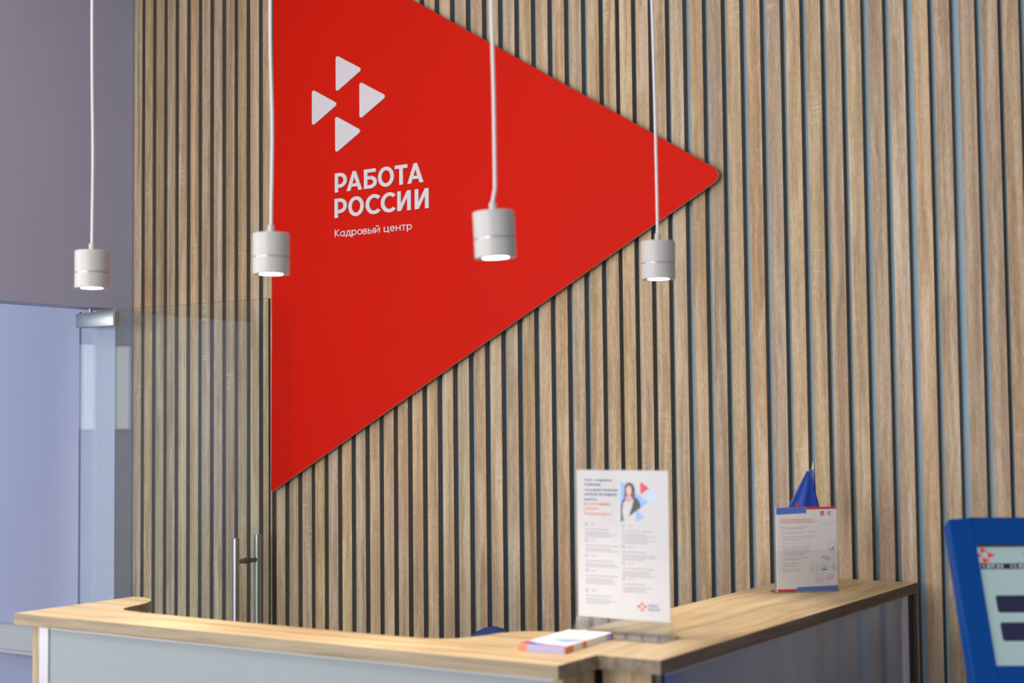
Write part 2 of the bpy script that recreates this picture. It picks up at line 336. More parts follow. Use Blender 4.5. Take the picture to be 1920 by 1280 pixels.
# stroke letters: normalised height 65
HS = 5.85
STK = [0]
def ribbon(bm, pts, T, closed=False, w=HS, y0=-0.0275, y1=-0.0237):
    STK[0] += 1; y0 = y0-0.00012*(STK[0] % 4)
    P = [Vector(p) for p in pts]; P = [p for i, p in enumerate(P) if i == 0 or (p-P[i-1]).length > 1e-4]; n = len(P); Lf, Rt = [], []
    for i in range(n):
        a = P[i-1] if (i > 0 or closed) else None; b = P[(i+1) % n] if (i < n-1 or closed) else None
        d1 = (P[i]-a).normalized() if a is not None else None; d2 = (b-P[i]).normalized() if b is not None else None
        if d1 is None: d1 = d2
        if d2 is None: d2 = d1
        t = (d1+d2).normalized(); nn = Vector((-t.y, t.x)); k = w/max(0.3, nn.dot(Vector((-d1.y, d1.x))))
        Lf.append(P[i]+nn*k); Rt.append(P[i]-nn*k)
    segs = n if closed else n-1
    vs = [[bm.verts.new((T(q)[0], y, T(q)[1])) for q in side] for side in (Lf, Rt) for y in (y0, y1)]
    for i in range(segs):
        j = (i+1) % n
        bm.faces.new((vs[0][i], vs[0][j], vs[2][j], vs[2][i])); bm.faces.new((vs[1][i], vs[1][j], vs[3][j], vs[3][i]))
        bm.faces.new((vs[0][i], vs[0][j], vs[1][j], vs[1][i])); bm.faces.new((vs[2][i], vs[2][j], vs[3][j], vs[3][i]))
    if not closed:
        for i in (0, n-1): bm.faces.new((vs[0][i], vs[1][i], vs[3][i], vs[2][i]))
def arc(cx, cy_, rx, ry, a0, a1, n=18): return [(cx+rx*math.cos(math.radians(a0+(a1-a0)*k/n)), cy_+ry*math.sin(math.radians(a0+(a1-a0)*k/n))) for k in range(n+1)]
def poly2(bm, pts, T): STK[0] += 1; prism(bm, [T(p) for p in pts], 1, -0.0275-0.00012*(STK[0] % 4), -0.0237)
def letter(ch, x, z, width, height=0.0655):
    bm = B(); W = {'Р': 42, 'А': 52, 'Б': 43, 'О': 53, 'Т': 41, 'С': 45, 'И': 44}[ch]
    T = lambda p: (x+p[0]/W*width, z+p[1]/65*height)
    if ch == 'Р':
        ribbon(bm, [(HS, 0), (HS, 65)], T); ribbon(bm, [(HS, 65-HS), (18, 65-HS)]+arc(18, 40, 18.15, 19.15, 90, -90)+[(HS, 20.85)], T)
    elif ch == 'А':
        poly2(bm, [(0, 0), (12.5, 0), (32, 65), (20.5, 65)], T); poly2(bm, [(39.5, 0), (52, 0), (31.5, 65), (20, 65)], T); ribbon(bm, [(12, 18.5), (40, 18.5)], T, w=5.2)
    elif ch == 'Б':
        ribbon(bm, [(HS, 0), (HS, 65)], T); ribbon(bm, [(HS, 65-HS), (39.5, 65-HS)], T); ribbon(bm, [(HS, 36), (20, 36)]+arc(20, 20.9, 17.15, 15.05, 90, -90)+[(HS, HS)], T)
    elif ch == 'О': ribbon(bm, arc(26.5, 32.5, 26.5-HS, 33.2-HS, 0, 360, 40)[:-1], T, True)
    elif ch == 'Т': ribbon(bm, [(0, 65-HS), (41, 65-HS)], T); ribbon(bm, [(20.5, 65-HS), (20.5, 0)], T)
    elif ch == 'С': ribbon(bm, arc(27.5, 32.5, 27.5-HS, 33.2-HS, 44, 316, 32), T)
    elif ch == 'И':
        ribbon(bm, [(HS, 0), (HS, 65)], T); ribbon(bm, [(44-HS, 0), (44-HS, 65)], T); poly2(bm, [(0.5, 0), (12, 0), (43.5, 65), (32, 65)], T)
    return bm
for ch, x0, x1 in (('Р', .9704, 1.0233), ('А', 1.0224, 1.0889), ('Б', 1.097, 1.1521), ('О', 1.1569, 1.2237), ('Т', 1.2274, 1.2799), ('А', 1.2794, 1.3453)):
    plane_obj('letter', letter(ch, x0, 2.3352, x1-x0), m_letter, sg)
for ch, x0, x1 in (('Р', .9690, 1.0228), ('О', 1.0293, 1.0957), ('С', 1.1037, 1.1635), ('С', 1.1684, 1.2275), ('И', 1.2371, 1.2928), ('И', 1.3091, 1.3654)):
    plane_obj('letter', letter(ch, x0, 2.2484, x1-x0), m_letter, sg)

# ------------------------------------------------------------------ text from the built-in font, flattened to a mesh
def text_bm(s, width=None, height=None, bold=0.0, align='LEFT', space=1.0):
    cu = bpy.data.curves.new('t', 'FONT'); cu.body = s; cu.offset = bold; cu.space_character = space; cu.resolution_u = 3; cu.fill_mode = 'BOTH' if hasattr(cu, 'fill_mode') else cu.fill_mode
    o = bpy.data.objects.new('t', cu); COL.objects.link(o); bpy.context.view_layer.update()
    me = bpy.data.meshes.new_from_object(o.evaluated_get(bpy.context.evaluated_depsgraph_get()))
    bpy.data.objects.remove(o); bpy.data.curves.remove(cu)
    bm = B(); bm.from_mesh(me); bpy.data.meshes.remove(me)
    xs = [v.co.x for v in bm.verts]; ys = [v.co.y for v in bm.verts]
    x0, x1, y0, y1 = min(xs), max(xs), min(ys), max(ys)
    sx = width/(x1-x0) if width else None; sy_ = height/(y1-y0) if height else None
    if sx is None: sx = sy_
    if sy_ is None: sy_ = sx
    for v in bm.verts: v.co = Vector(((v.co.x-x0)*sx, 0, (v.co.y-y0)*sy_))
    return bm
def text_obj(s, x, z, parent, m, y=-0.0006, name='lettering', **k):
    bm = text_bm(s, **k)
    for v in bm.verts: v.co += Vector((x, y, z))
    o = obj(name, bm, m, parent); return o
# subtitle of the sign, thin raised letters
SUB = {   # advance width, strokes (x height 47, cap height 65), half stroke 3.6
 'К': (40, [[(4, 0), (4, 65)], [(35, 63), (9, 32), (37, 2)]]),
 'а': (42, [('o', 20, 23.5, 16, 20), [(36, 0), (36, 47)]]),
 'д': (44, [[(3, -11), (3, 3.6), (42, 3.6), (42, -11)], [(9, 3.6), (14, 25), (15, 43.4), (35, 43.4), (35, 3.6)]]),
 'р': (42, [[(4, -16), (4, 47)], ('o', 21, 23.5, 16, 20)]),
 'о': (42, [('o', 21, 23.5, 17.5, 20)]),
 'в': (37, [[(4, 0), (4, 47)], [(4, 43.4), (20, 43.4), (27, 40), (28.5, 34), (26, 27), (20, 24.5), (4, 24.5)], [(20, 24.5), (28, 22), (31.5, 14), (28, 6), (20, 3.6), (4, 3.6)]]),
 'ы': (51, [[(4, 0), (4, 47)], [(4, 28), (20, 28), (28, 24.5), (31, 16), (28, 7), (20, 3.6), (4, 3.6)], [(45, 0), (45, 47)]]),
 'й': (43, [[(4, 0), (4, 47)], [(37, 0), (37, 47)], [(5, 5), (36, 42)], [(11, 64), (14, 58), (20.5, 55.5), (27, 58), (30, 64)]]),
 'ц': (45, [[(4, 47), (4, 3.6), (41, 3.6), (41, -11)], [(34, 47), (34, 3.6)]]),
 'е': (41, [[(5, 25), (35, 25), (33, 35), (28, 41), (20, 43.5), (11, 40), (5.5, 32), (4.5, 22), (8, 11), (14, 5), (21, 3.6), (29, 6), (34, 11)]]),
 'н': (42, [[(4, 0), (4, 47)], [(36, 0), (36, 47)], [(4, 24), (36, 24)]]),
 'т': (36, [[(0, 43.4), (34, 43.4)], [(17, 0), (17, 43.4)]]),
 ' ': (20, [])}
xa = 0.0; tot = sum(SUB[c][0]+5 for c in 'Кадровый центр')-5
kx = 0.328/tot; kz = 0.0255/65
for c_ in 'Кадровый центр':
    adv, st = SUB[c_]
    if st:
        bm = B(); TT = lambda p, xa=xa: (0.9681+(xa+p[0])*kx, 2.1840+p[1]*kz)
        for q in st:
            if q[0] == 'o': ribbon(bm, arc(q[1], q[2], q[3], q[4], 0, 360, 26)[:-1], TT, True, w=3.7, y0=-0.0258)
            else: ribbon(bm, q, TT, w=3.7, y0=-0.0258)
        plane_obj('subtitle_letter', bm, m_letter, sg)
    xa += adv+5

# ------------------------------------------------------------------ reception counter
ZC = 1.12; TH = 0.0265
inner = [(1.301+.014,-1.230),(1.345,-1.226),(1.385,-1.240),(1.418,-1.266),(1.440,-1.299),(1.455,-1.340),(1.463,-1.375),(1.473,-1.404),(1.488,-1.421),(1.515,-1.432),(1.582,-1.440),(1.85,-1.448),(2.159,-1.450),(2.322,-1.450),(2.390,-1.447),(2.432,-1.436),(2.457,-1.411),(2.475,-1.368),(2.487,-1.310),(2.508,-1.272),(2.543,-1.250),(2.580,-1.243),(2.610,-1.243)]
outline = inner+[(2.610, -1.4585), (2.8030, -1.4585), (2.8030, -1.5970), (1.3150, -1.5970)]
fc = empty('reception_counter', (2.0, -1.5, 0)); tag(fc, 'long front reception counter with a curved wooden top and pale frosted glass front', 'counter')
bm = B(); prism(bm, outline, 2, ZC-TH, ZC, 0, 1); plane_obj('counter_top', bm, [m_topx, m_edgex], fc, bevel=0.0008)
zb = ZC-TH-0.0003
bm = B(); box(bm, 1.3555, 1.3805, -1.575, -1.24, 0, zb, bev=.0006); plane_obj('end_panel', bm, m_panz, fc)
bm = B(); box(bm, 2.7785, 2.7985, -1.575, -1.4605, 0, zb, bev=.0006); plane_obj('end_panel', bm, m_panz, fc)
bm = B(); prism(bm, [(1.3807, -1.5765), (1.4115, -1.5765), (1.4115, -1.569), (1.4005, -1.569), (1.4005, -1.572), (1.3985, -1.572), (1.3985, -1.569), (1.3895, -1.569), (1.3895, -1.555), (1.3807, -1.555)], 2, 0.02, zb); plane_obj('corner_profile', bm, m_alu, fc)
bm = B(); box(bm, 1.4118, 2.7783, -1.572, -1.564, 0.02, zb-.002); plane_obj('front_glass', bm, m_frost, fc)
bm = B(); box(bm, 1.4118, 2.7783, -1.5735, -1.5722, zb-.0065, zb); plane_obj('glass_rail', bm, m_alu, fc)
bm = B(); box(bm, 1.3807, 2.778, -1.553, -1.535, 0.0, zb); plane_obj('back_panel', bm, m_panz, fc)
bm = B(); box(bm, 1.3807, 2.60, -1.5345, -0.95, 0.72, 0.745); plane_obj('work_top', bm, m_topx, fc)

sc_ = empty('side_counter', (2.77, -0.74, 0)); tag(sc_, 'side counter with wooden top and dark glossy glass front, running back to the slat wall', 'counter')
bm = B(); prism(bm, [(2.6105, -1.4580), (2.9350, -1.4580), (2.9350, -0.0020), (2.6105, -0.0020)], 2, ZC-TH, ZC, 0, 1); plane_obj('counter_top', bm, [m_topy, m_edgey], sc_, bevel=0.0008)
bm = B(); box(bm, 2.8035, 2.9060, -1.440, -1.422, 0, zb, bev=.0006); plane_obj('end_panel', bm, m_panz, sc_)
bm = B(); box(bm, 2.70, 2.84, -1.4215, -1.4050, 0, zb); plane_obj('slot_shade_board', bm, m_black, sc_)  # black board added behind the slot, standing in for its shade
bm = B(); box(bm, 2.9120, 2.9240, -1.436, -1.4225, 0.0, zb); plane_obj('corner_post', bm, m_black, sc_)
bm = B(); box(bm, 2.9175, 2.9250, -1.4220, -0.1015, 0.02, zb-.002); plane_obj('front_glass', bm, m_frost2, sc_)
bm = B(); box(bm, 2.9252, 2.9265, -1.4220, -0.1015, zb-.0065, zb); plane_obj('glass_rail', bm, m_alu, sc_)
bm = B(); box(bm, 2.9150, 2.9290, -0.1010, -0.0620, 0.02, zb); box(bm, 2.9291, 2.9300, -0.090, -0.087, 0.02, zb); plane_obj('corner_profile', bm, m_alu2, sc_)
bm = B(); box(bm, 2.8900, 2.9060, -1.4215, -0.0400, 0, zb); plane_obj('back_panel', bm, m_panz, sc_)
bm = B(); box(bm, 2.8900, 2.9270, -0.0560, -0.0240, 0, zb); plane_obj('wall_gap_shade', bm, m_black, sc_)  # black fill that paints the shade of the gap beside the wall
bm = B(); box(bm, 2.9000, 2.9325, -0.0200, -0.0030, 0, zb); plane_obj('filler_strip', bm, m_dsteel, sc_)
bm = B(); box(bm, 2.605, 2.889, -1.2, -0.01, 0.72, 0.745); 
for v in bm.verts: v.co.z -= 0.0265
plane_obj('work_top', bm, m_topy, sc_)

# ------------------------------------------------------------------ pendant lamps
HB = 0.0875; RB = 0.0392
def cordpath(offs):
    out = []; n = len(offs)-1; N = 60; top = CZ-1.873-HB-0.018
    for k in range(N+1):
        t = k/N*n; i = min(int(t), n-1); f_ = t-i
        p0, p1, p2, p3 = offs[max(i-1, 0)], offs[i], offs[i+1], offs[min(i+2, n)]
        v = 0.5*((2*p1)+(-p0+p2)*f_+(2*p0-5*p1+4*p2-p3)*f_*f_+(-p0+3*p1-3*p2+p3)*f_**3)
        out.append((v, 0, HB+0.018+top*k/N))
    return out
def pendant(loc, label, offs, tilt=0):
    t = empty('pendant_lamp', loc); tag(t, label, 'lamp', 'white pendant spotlights hanging over the counter')
    Rm = Matrix.Rotation(tilt, 3, Vector((0.84, 0.55, 0)).cross(Vector((0, 0, 1))))
    bm = B(); lathe(bm, [(RB-.0006, 0.0372), (RB, 0.0378), (RB, HB-.0012), (RB-.0012, HB), (0.0002, HB)], 64, rot=Rm); obj('lamp_body', bm, m_lampw, t)
    bm = B(); lathe(bm, [(RB-.0045, 0.0005), (RB-.0012, 0.0), (RB, 0.0008), (RB, 0.0346), (RB-.0006, 0.0352), (RB-.002, 0.0352), (RB-.002, 0.003), (RB-.0045, 0.003)], 64, rot=Rm); obj('lower_ring', bm, m_lampw, t)
    bm = B(); lathe(bm, [(0.0002, 0.0350), (RB-.0012, 0.0350), (RB-.0008, 0.0352), (RB-.0008, 0.0372), (RB-.0012, 0.0374), (0.0002, 0.0374)], 64, rot=Rm); obj('chrome_band', bm, m_band, t)
    bm = B(); lathe(bm, [(RB-.0024, 0.0012), (RB-.0030, 0.0006), (0.0265, 0.0010), (0.0262, 0.0080), (RB-.0030, 0.0080)], 64, rot=Rm); obj('reflector', bm, m_refl, t)
    bm = B(); lathe(bm, [(0.0002, -0.0003), (0.018, -0.0001), (0.0245, 0.0003), (0.0255, 0.0010), (0.0255, 0.0065), (0.0002, 0.0065)], 48, rot=Rm); obj('lens', bm, m_bulb, t)
    bm = B(); lathe(bm, [(0.0072, HB), (0.0074, HB+0.0145), (0.0058, HB+0.0185), (0.0034, HB+0.0195)], 24, rot=Rm); obj('cord_grip', bm, m_lampw, t)
    bm = B(); pts = cordpath(offs); pts[0] = tuple(Rm @ Vector(pts[0])); tube(bm, pts, 0.0034, 12); obj('cord', bm, m_cord, t)
    bm = B(); lathe(bm, [(0.045, CZ-loc[2]-0.025), (0.045, CZ-loc[2]-0.002), (0.043, CZ-loc[2]-0.0005)], 32); obj('ceiling_cup', bm, m_lampw, t)
    l = bpy.data.lights.new('pendant_spot', 'SPOT'); l.energy = 17; l.spot_size = math.radians(70); l.spot_blend = 0.6; l.color = (1.0, 0.93, 0.86); l.shadow_soft_size = 0.024
    lo = bpy.data.objects.new('pendant_spot', l); COL.objects.link(lo); lo.parent = t; lo.location = (0, 0, -0.012)
m_ = 0.0012
pendant((1.4950, -1.5258, 1.874), 'white pendant spotlight hanging leftmost, in front of the lavender wall', [0, 1.5*m_, -2*m_, -3*m_, 1*m_, 3*m_, 4*m_, 1*m_, 2*m_])
pendant((2.0487, -1.5184, 1.8722), 'white pendant spotlight hanging in front of the left edge of the red sign', [0, 3*m_, -1*m_, 0, 3*m_, -2*m_, 3*m_, 3*m_, 2*m_])
pendant((2.6595, -1.5694, 1.8602), 'nearest and largest-looking white pendant spotlight, tilted, in front of the red sign', [0, -1*m_, -4*m_, -3*m_, -5*m_, -3*m_, -2*m_, -1*m_, 0], 0.045)
pendant((2.6257, -0.8492, 1.8765), 'white pendant spotlight hanging rightmost, below the tip of the red sign', [0, -1*m_, -3*m_, -6*m_, -10*m_, -8*m_, -11*m_, -12*m_, -12*m_])

# ------------------------------------------------------------------ printing helpers on a sheet (local x right, z up, front faces -y)
def flat(name, polys, parent, m, y=-0.0006):
    bm = B()
    for p in polys:
        bm.faces.new([bm.verts.new((q[0], y, q[1])) for q in p])
    o = obj(name, bm, m, parent)
    for f in o.data.polygons:
        pass
    return o
def rect(x0, z0, x1, z1): return [(x0, z0), (x1, z0), (x1, z1), (x0, z1)]
def trir(x, z, w_, h_): return [(x, z-h_/2), (x+w_, z), (x, z+h_/2)]
def words(x0, z, x1, h_, rnd, dens=0.8):
    out = []; x = x0
    while x < x1-0.002:
        wl = rnd.uniform(0.003, 0.011); e = min(x+wl, x1); out.append(rect(x, z, e, z+h_)); x = e+0.0011
    return out
def circ(cx, cz, r, n=28): return [(cx+r*math.cos(2*PI*k/n), cz+r*math.sin(2*PI*k/n)) for k in range(n)]
def ring(cx, cz, r, t, n=28, a0=0, a1=360):
    o = []
    for k in range(n):
        a = math.radians(a0+(a1-a0)*k/n); b = math.radians(a0+(a1-a0)*(k+1)/n)
        o.append([(cx+r*math.cos(a), cz+r*math.sin(a)), (cx+r*math.cos(b), cz+r*math.sin(b)), (cx+(r-t)*math.cos(b), cz+(r-t)*math.sin(b)), (cx+(r-t)*math.cos(a), cz+(r-t)*math.sin(a))])
    return o
def line(x0, z0, x1, z1, t=0.0006):
    d = Vector((x1-x0, z1-z0)).normalized()*t/2; n = (-d.y, d.x)
    return [(x0+n[0], z0+n[1]), (x1+n[0], z1+n[1]), (x1-n[0], z1-n[1]), (x0-n[0], z0-n[1])]

# ------------------------------------------------------------------ A4 acrylic sign stand with its poster
AX, AY = 2.6340, -1.2400
hd = empty('sign_holder', (AX+0.105, AY, ZC)); tag(hd, 'tall clear acrylic stand holding the poster at the corner of the counter', 'sign holder')
def at(o_parent, bm, name, m, **k): return plane_obj(name, bm, m, o_parent, **k)
bm = B(); box(bm, AX-0.003, AX+0.2135, AY-0.0045, AY-0.0025, ZC+0.003, ZC+0.3365); box(bm, AX-0.003, AX+0.2135, AY+0.0015, AY+0.0035, ZC+0.003, ZC+0.3365)
at(hd, bm, 'clear_pocket', m_acr)
bm = B()
def foot(sgn):
    pts = []
    for k in range(9):
        a = k/8; pts.append((AY+sgn*(0.004+0.040*a**1.5), ZC+0.034*(1-a)**1.7+0.0022))
    lo = [(p[0], p[1]-0.0018) for p in pts]; return pts+lo[::-1]
for sgn in (-1, 1): prism(bm, foot(sgn), 0, AX-0.003, AX+0.2135)
at(hd, bm, 'curved_base', m_acb)
bm = B(); box(bm, AX-0.003, AX+0.2135, AY-0.046, AY+0.046, ZC+0.0001, ZC+0.0021); at(hd, bm, 'base_plate', m_acb)
po = empty('poster', (AX+0.0005, AY-0.0005, ZC+0.0360)); tag(po, 'white A4 poster with a portrait of a dark-haired woman, in a clear acrylic stand', 'poster')
bm = B(); box(bm, 0, 0.2095, -0.0003, 0.0003, 0, 0.2975); obj('sheet', bm, m_poster, po)
W4, H4 = 0.2095, 0.2975
rn = random.Random(3)
hl = ['Путь клиента', 'в рамках', 'государственной', 'услуги по поиску', 'работы', 'и получением', 'статуса', 'безработного']
wd = [0.0640, 0.0385, 0.0780, 0.0770, 0.0300, 0.0610, 0.0320, 0.0630]
for i, (t_, w_) in enumerate(zip(hl, wd)):
    text_obj(t_, 0.0175, 0.2735-0.0098*i, po, m_ink_n if i < 5 else m_ink_o, name='headline', width=w_, height=0.0068, bold=0.02)
# portrait, clipped by a triangle
pt = flat('portrait', [trir(0.1020, 0.2345, 0.063, 0.082)], po, m_ink_lb, -0.0005)
flat('jacket', [[(0.1022, 0.194), (0.1022, 0.226), (0.106, 0.237), (0.112, 0.244), (0.128, 0.246), (0.140, 0.242), (0.1465, 0.232), (0.147, 0.2235)]], pt, m_ink_k, -0.0007)
flat('blouse', [[(0.1085, 0.1985), (0.1055, 0.216), (0.1075, 0.231), (0.114, 0.240), (0.126, 0.243), (0.132, 0.240), (0.1285, 0.226), (0.120, 0.2045)]], pt, m_poster, -0.0009)
flat('hair', [circ(0.1225, 0.2625, 0.0110, 24), [(0.112, 0.262), (0.1105, 0.244), (0.112, 0.235), (0.119, 0.240), (0.130, 0.240), (0.1345, 0.236), (0.1345, 0.262)]], pt, m_hair, -0.0011)
flat('face', [[(0.1215+0.0066*math.cos(2*PI*k/20), 0.2575+0.0098*math.sin(2*PI*k/20)) for k in range(20)]], pt, m_skin, -0.0013)
flat('scarf', [[(0.1155, 0.2475), (0.1275, 0.2475), (0.130, 0.2405), (0.121, 0.233), (0.1125, 0.239)]], pt, mat('printed_scarf', (0.62, 0.33, 0.40), 0.5), -0.0014)
lg = flat('triangle_print', [trir(0.1475, 0.2625, 0.0200, 0.0250)], po, m_ink_r, -0.0007)
flat('triangle_print', [trir(0.1640, 0.2475, 0.0290, 0.0330)], po, m_ink_pb, -0.0006)
flat('triangle_print', [trir(0.1370, 0.2060, 0.0185, 0.0235)], po, m_ink_lb, -0.0007)
# steps in two columns
zl = [0.188, 0.155, 0.124, 0.094, 0.054]; zr = [0.187, 0.145, 0.112, 0.081]
nl = [4, 3, 3, 4, 4]; nr = [6, 4, 4, 4]
k_ = 0
for col_x, zs, ns, wid in ((0.0185, zl, nl, 0.078), (0.1040, zr, nr, 0.078)):
    for z, n_ in zip(zs, ns):
        k_ += 1
        flat('step_icon', [ring(col_x+0.003, z, 0.0036, 0.0012, 16)[q] for q in range(16)], po, m_ink_g)
        text_obj('Шаг %d' % k_, col_x+0.0135, z-0.0022, po, m_ink_o, name='step_heading', width=0.0130, height=0.0044, bold=0.0)
        pol = []
        for q in range(n_): pol += words(col_x, z-0.0112-q*0.0043-(0.002 if q > 0 else 0), col_x+wid*rn.uniform(0.62, 1.0), 0.0013, rn)
        flat('step_text', pol, po, m_ink_g)
def mini_logo(cx, cz, s_, parent, m, y=-0.0006):
    return flat('logo', [trir(cx-0.33*s_, cz+0.60*s_, 0.75*s_, 0.85*s_), trir(cx-1.05*s_, cz+0.0*s_, 0.75*s_, 0.85*s_), trir(cx+0.40*s_, cz, 0.75*s_, 0.85*s_), trir(cx-0.33*s_, cz-0.62*s_, 0.75*s_, 0.85*s_)], parent, m, y)
mini_logo(0.1480, 0.0275, 0.0095, po, m_ink_r)
text_obj('РАБОТА', 0.1610, 0.0280, po, m_ink_n, name='logo_text', width=0.0245, height=0.0050, bold=0.02)
text_obj('РОССИИ', 0.1610, 0.0205, po, m_ink_n, name='logo_text', width=0.0265, height=0.0050, bold=0.02)

# ------------------------------------------------------------------ A5 holder with a leaflet
h5 = empty('leaflet_holder', (2.7100, -0.3980, ZC), math.atan2(0.1165, 0.1180)); tag(h5, 'small clear acrylic leaflet holder standing on the side counter near the slat wall', 'leaflet holder')
bm = B()
box(bm, -0.003, 0.1640, -0.0045, -0.0028, 0.0005, 0.105); box(bm, -0.006, 0.1640, 0.0040, 0.0056, 0.0005, 0.200)
box(bm, -0.006, 0.1640, -0.0045, 0.060, 0.0001, 0.0022); box(bm, -0.0045, -0.003, -0.0045, 0.0056, 0.0005, 0.105); box(bm, 0.1624, 0.1640, -0.0045, 0.0056, 0.0005, 0.105)
obj('clear_pocket', bm, m_acr, h5)
lf = empty('leaflet', (2.7100, -0.3980, ZC+0.0026), math.atan2(0.1165, 0.1180)); tag(lf, 'white A5 leaflet with blue and red borders and round icons, before the small flag', 'leaflet')
bm = B(); box(bm, 0, 0.161, -0.0006, 0.0022, 0, 0.2095); obj('sheet', bm, m_paper, lf)
y5 = -0.0008
flat('border_block', [[(0.0, 0.2095), (0.0, 0.192), (0.081, 0.1945), (0.079, 0.2095)]], lf, m_ink_b, y5)
flat('border_block', [[(0.079, 0.2095), (0.081, 0.2035), (0.161, 0.2040), (0.161, 0.2095)]], lf, m_ink_r, y5)
flat('border_block', [[(0.0, 0.0), (0.052, 0.0), (0.052, 0.0065), (0.0, 0.0070)]], lf, m_ink_r, y5)
flat('border_block', [[(0.052, 0.0), (0.161, 0.0), (0.161, 0.0125), (0.0515, 0.0110)]], lf, m_ink_b, y5)
text_obj('УСЛУГИ СЛУЖБЫ ЗАНЯТОСТИ', 0.010, 0.1765, lf, m_ink_r, y=y5, name='title', width=0.0860, height=0.0036, bold=0.015)
text_obj('НАСЕЛЕНИЯ САНКТ-ПЕТЕРБУРГА', 0.010, 0.1705, lf, m_ink_r, y=y5, name='title', width=0.0945, height=0.0036, bold=0.015)
li = [('• Содействие в поиске подходящей работы,', 0.080), ('в том числе временного характера', 0.060), None, ('• Профессиональное обучение и дополнительное', 0.092), ('профессиональное образование', 0.060), None,
      ('• Консультирование по определению направлений', 0.092), ('трудовой деятельности, обучения, прохождения', 0.083), ('обучения, трудоустройства', 0.052), None, ('• Помощь в открытии собственного дела', 0.078), None,
      ('• Психологическая поддержка и сопровождение', 0.082), ('безработных, подготовка к собеседованию,', 0.079), ('составление резюме, самозанятость,', 0.075), ('помощь в трудоустройстве инвалидов,', 0.078), ('стажировка, профориентация', 0.073), ('и социальная адаптация', 0.058), None,
      ('• Сопровождение при трудоустройстве', 0.072), ('лиц с инвалидностью', 0.046), None, ('• Временное трудоустройство', 0.054), ('граждан от 14 до 18 лет', 0.046), ('и выпускников', 0.042), None, ('• Приём граждан', 0.050), ('в центрах занятости', 0.050)]
z = 0.1592
for it in li:
    if it is None: z -= 0.0028; continue
    b_ = it[0].startswith('•')
    text_obj(it[0], 0.010 if b_ else 0.0145, z, lf, m_ink_g, y=y5, name='text_line', width=it[1]-(0 if b_ else 0.003), height=0.0026)
    z -= 0.0045
ic = lambda cx, cz, m, ext: flat('icon', ring(cx, cz, 0.0125, 0.0005)+ext, lf, m, y5)
ic(0.1485, 0.1060, m_ink_g, [rect(0.142+0.0028*k, 0.1005, 0.1438+0.0028*k, 0.1035+0.0022*k) for k in range(4)])
ic(0.1300, 0.0810, m_paper, [])
flat('icon', ring(0.124, 0.085, 0.0028, 0.0007)+ring(0.124, 0.079, 0.0042, 0.0008, 12, 0, 180)+ring(0.1335, 0.083, 0.004, 0.0007)+[line(0.128, 0.080, 0.134, 0.079, 0.001), rect(0.1355, 0.084, 0.143, 0.0847), rect(0.1355, 0.078, 0.143, 0.0787), circ(0.1375, 0.0765, 0.0015, 10)], lf, m_ink_r, y5-0.0001)
ic(0.0990, 0.0560, m_ink_g, ring(0.093, 0.058, 0.0025, 0.0006)+[rect(0.0985, 0.0515, 0.1075, 0.0523), rect(0.0985, 0.0585, 0.1075, 0.0593), rect(0.1067, 0.0515, 0.1075, 0.0593), rect(0.0885, 0.0525, 0.0975, 0.0533)])
ic(0.1265, 0.0560, m_ink_g, [])
flat('icon', ring(0.1215, 0.0590, 0.0022, 0.0007)+ring(0.1265, 0.0600, 0.0022, 0.0007)+ring(0.1315, 0.0590, 0.0022, 0.0007)+[rect(0.1185+0.005*k, 0.0510, 0.1228+0.005*k, 0.0545) for k in range(3)], lf, m_ink_b, y5-0.0001)
flat('icon', ring(0.1505, 0.0600, 0.0050, 0.0009)+ring(0.1505, 0.0555, 0.0030, 0.0008)+[line(0.1530, 0.0530, 0.1565, 0.0500, 0.0012)], lf, m_ink_g, y5)
ic(0.1120, 0.0300, m_ink_g, ring(0.1120, 0.0290, 0.0055, 0.0007, 16, 0, 180)+[rect(0.1058, 0.0245, 0.1078, 0.0295), rect(0.1162, 0.0245, 0.1182, 0.0295)])
flat('icon', ring(0.1350, 0.0310, 0.0062, 0.0008)+ring(0.1435, 0.0360, 0.0058, 0.0008)+[line(0.1325, 0.0300, 0.1375, 0.0300), line(0.1410, 0.0355, 0.1460, 0.0355)], lf, m_ink_r, y5)
flat('frame_line', ring(0.135, 0.2085, 0.042, 0.0004, 20, 198, 330), lf, m_ink_g, y5)
em = flat('emblem', [rect(0.1180, 0.1880, 0.1275, 0.1985)], lf, m_ink_r, y5)
flat('emblem_mark', [line(0.1200, 0.1955, 0.1255, 0.1905, 0.0012), line(0.1255, 0.1955, 0.1200, 0.1905, 0.0012)], em, m_paper, y5-0.0002)
flat('emblem', ring(0.1425, 0.1935, 0.0056, 0.0007, 20, 20, 300)+[line(0.1380, 0.1975, 0.1440, 0.1890, 0.0016), line(0.1410, 0.1935, 0.1440, 0.1965, 0.0010)], lf, m_ink_k, y5)

# ------------------------------------------------------------------ little table flag behind the leaflet
fl = empty('table_flag', (2.7255, -0.185, ZC)); tag(fl, 'small blue table flag with red emblem on a thin white pole, folded behind the leaflet', 'flag')
bm = B(); lathe(bm, [(0.030, 0.0002), (0.030, 0.004), (0.026, 0.007), (0.006, 0.010), (0.004, 0.016)], 32); obj('base', bm, m_lampw, fl)
bm = B(); tube(bm, [(0, 0, 0.014), (0, 0, 0.300)], 0.0021, 12); lathe(bm, [(0.0022, 0.299), (0.0042, 0.301), (0.0044, 0.304), (0.0030, 0.307), (0.0026, 0.312), (0.0004, 0.3225)], 16); obj('pole', bm, m_lampw, fl)
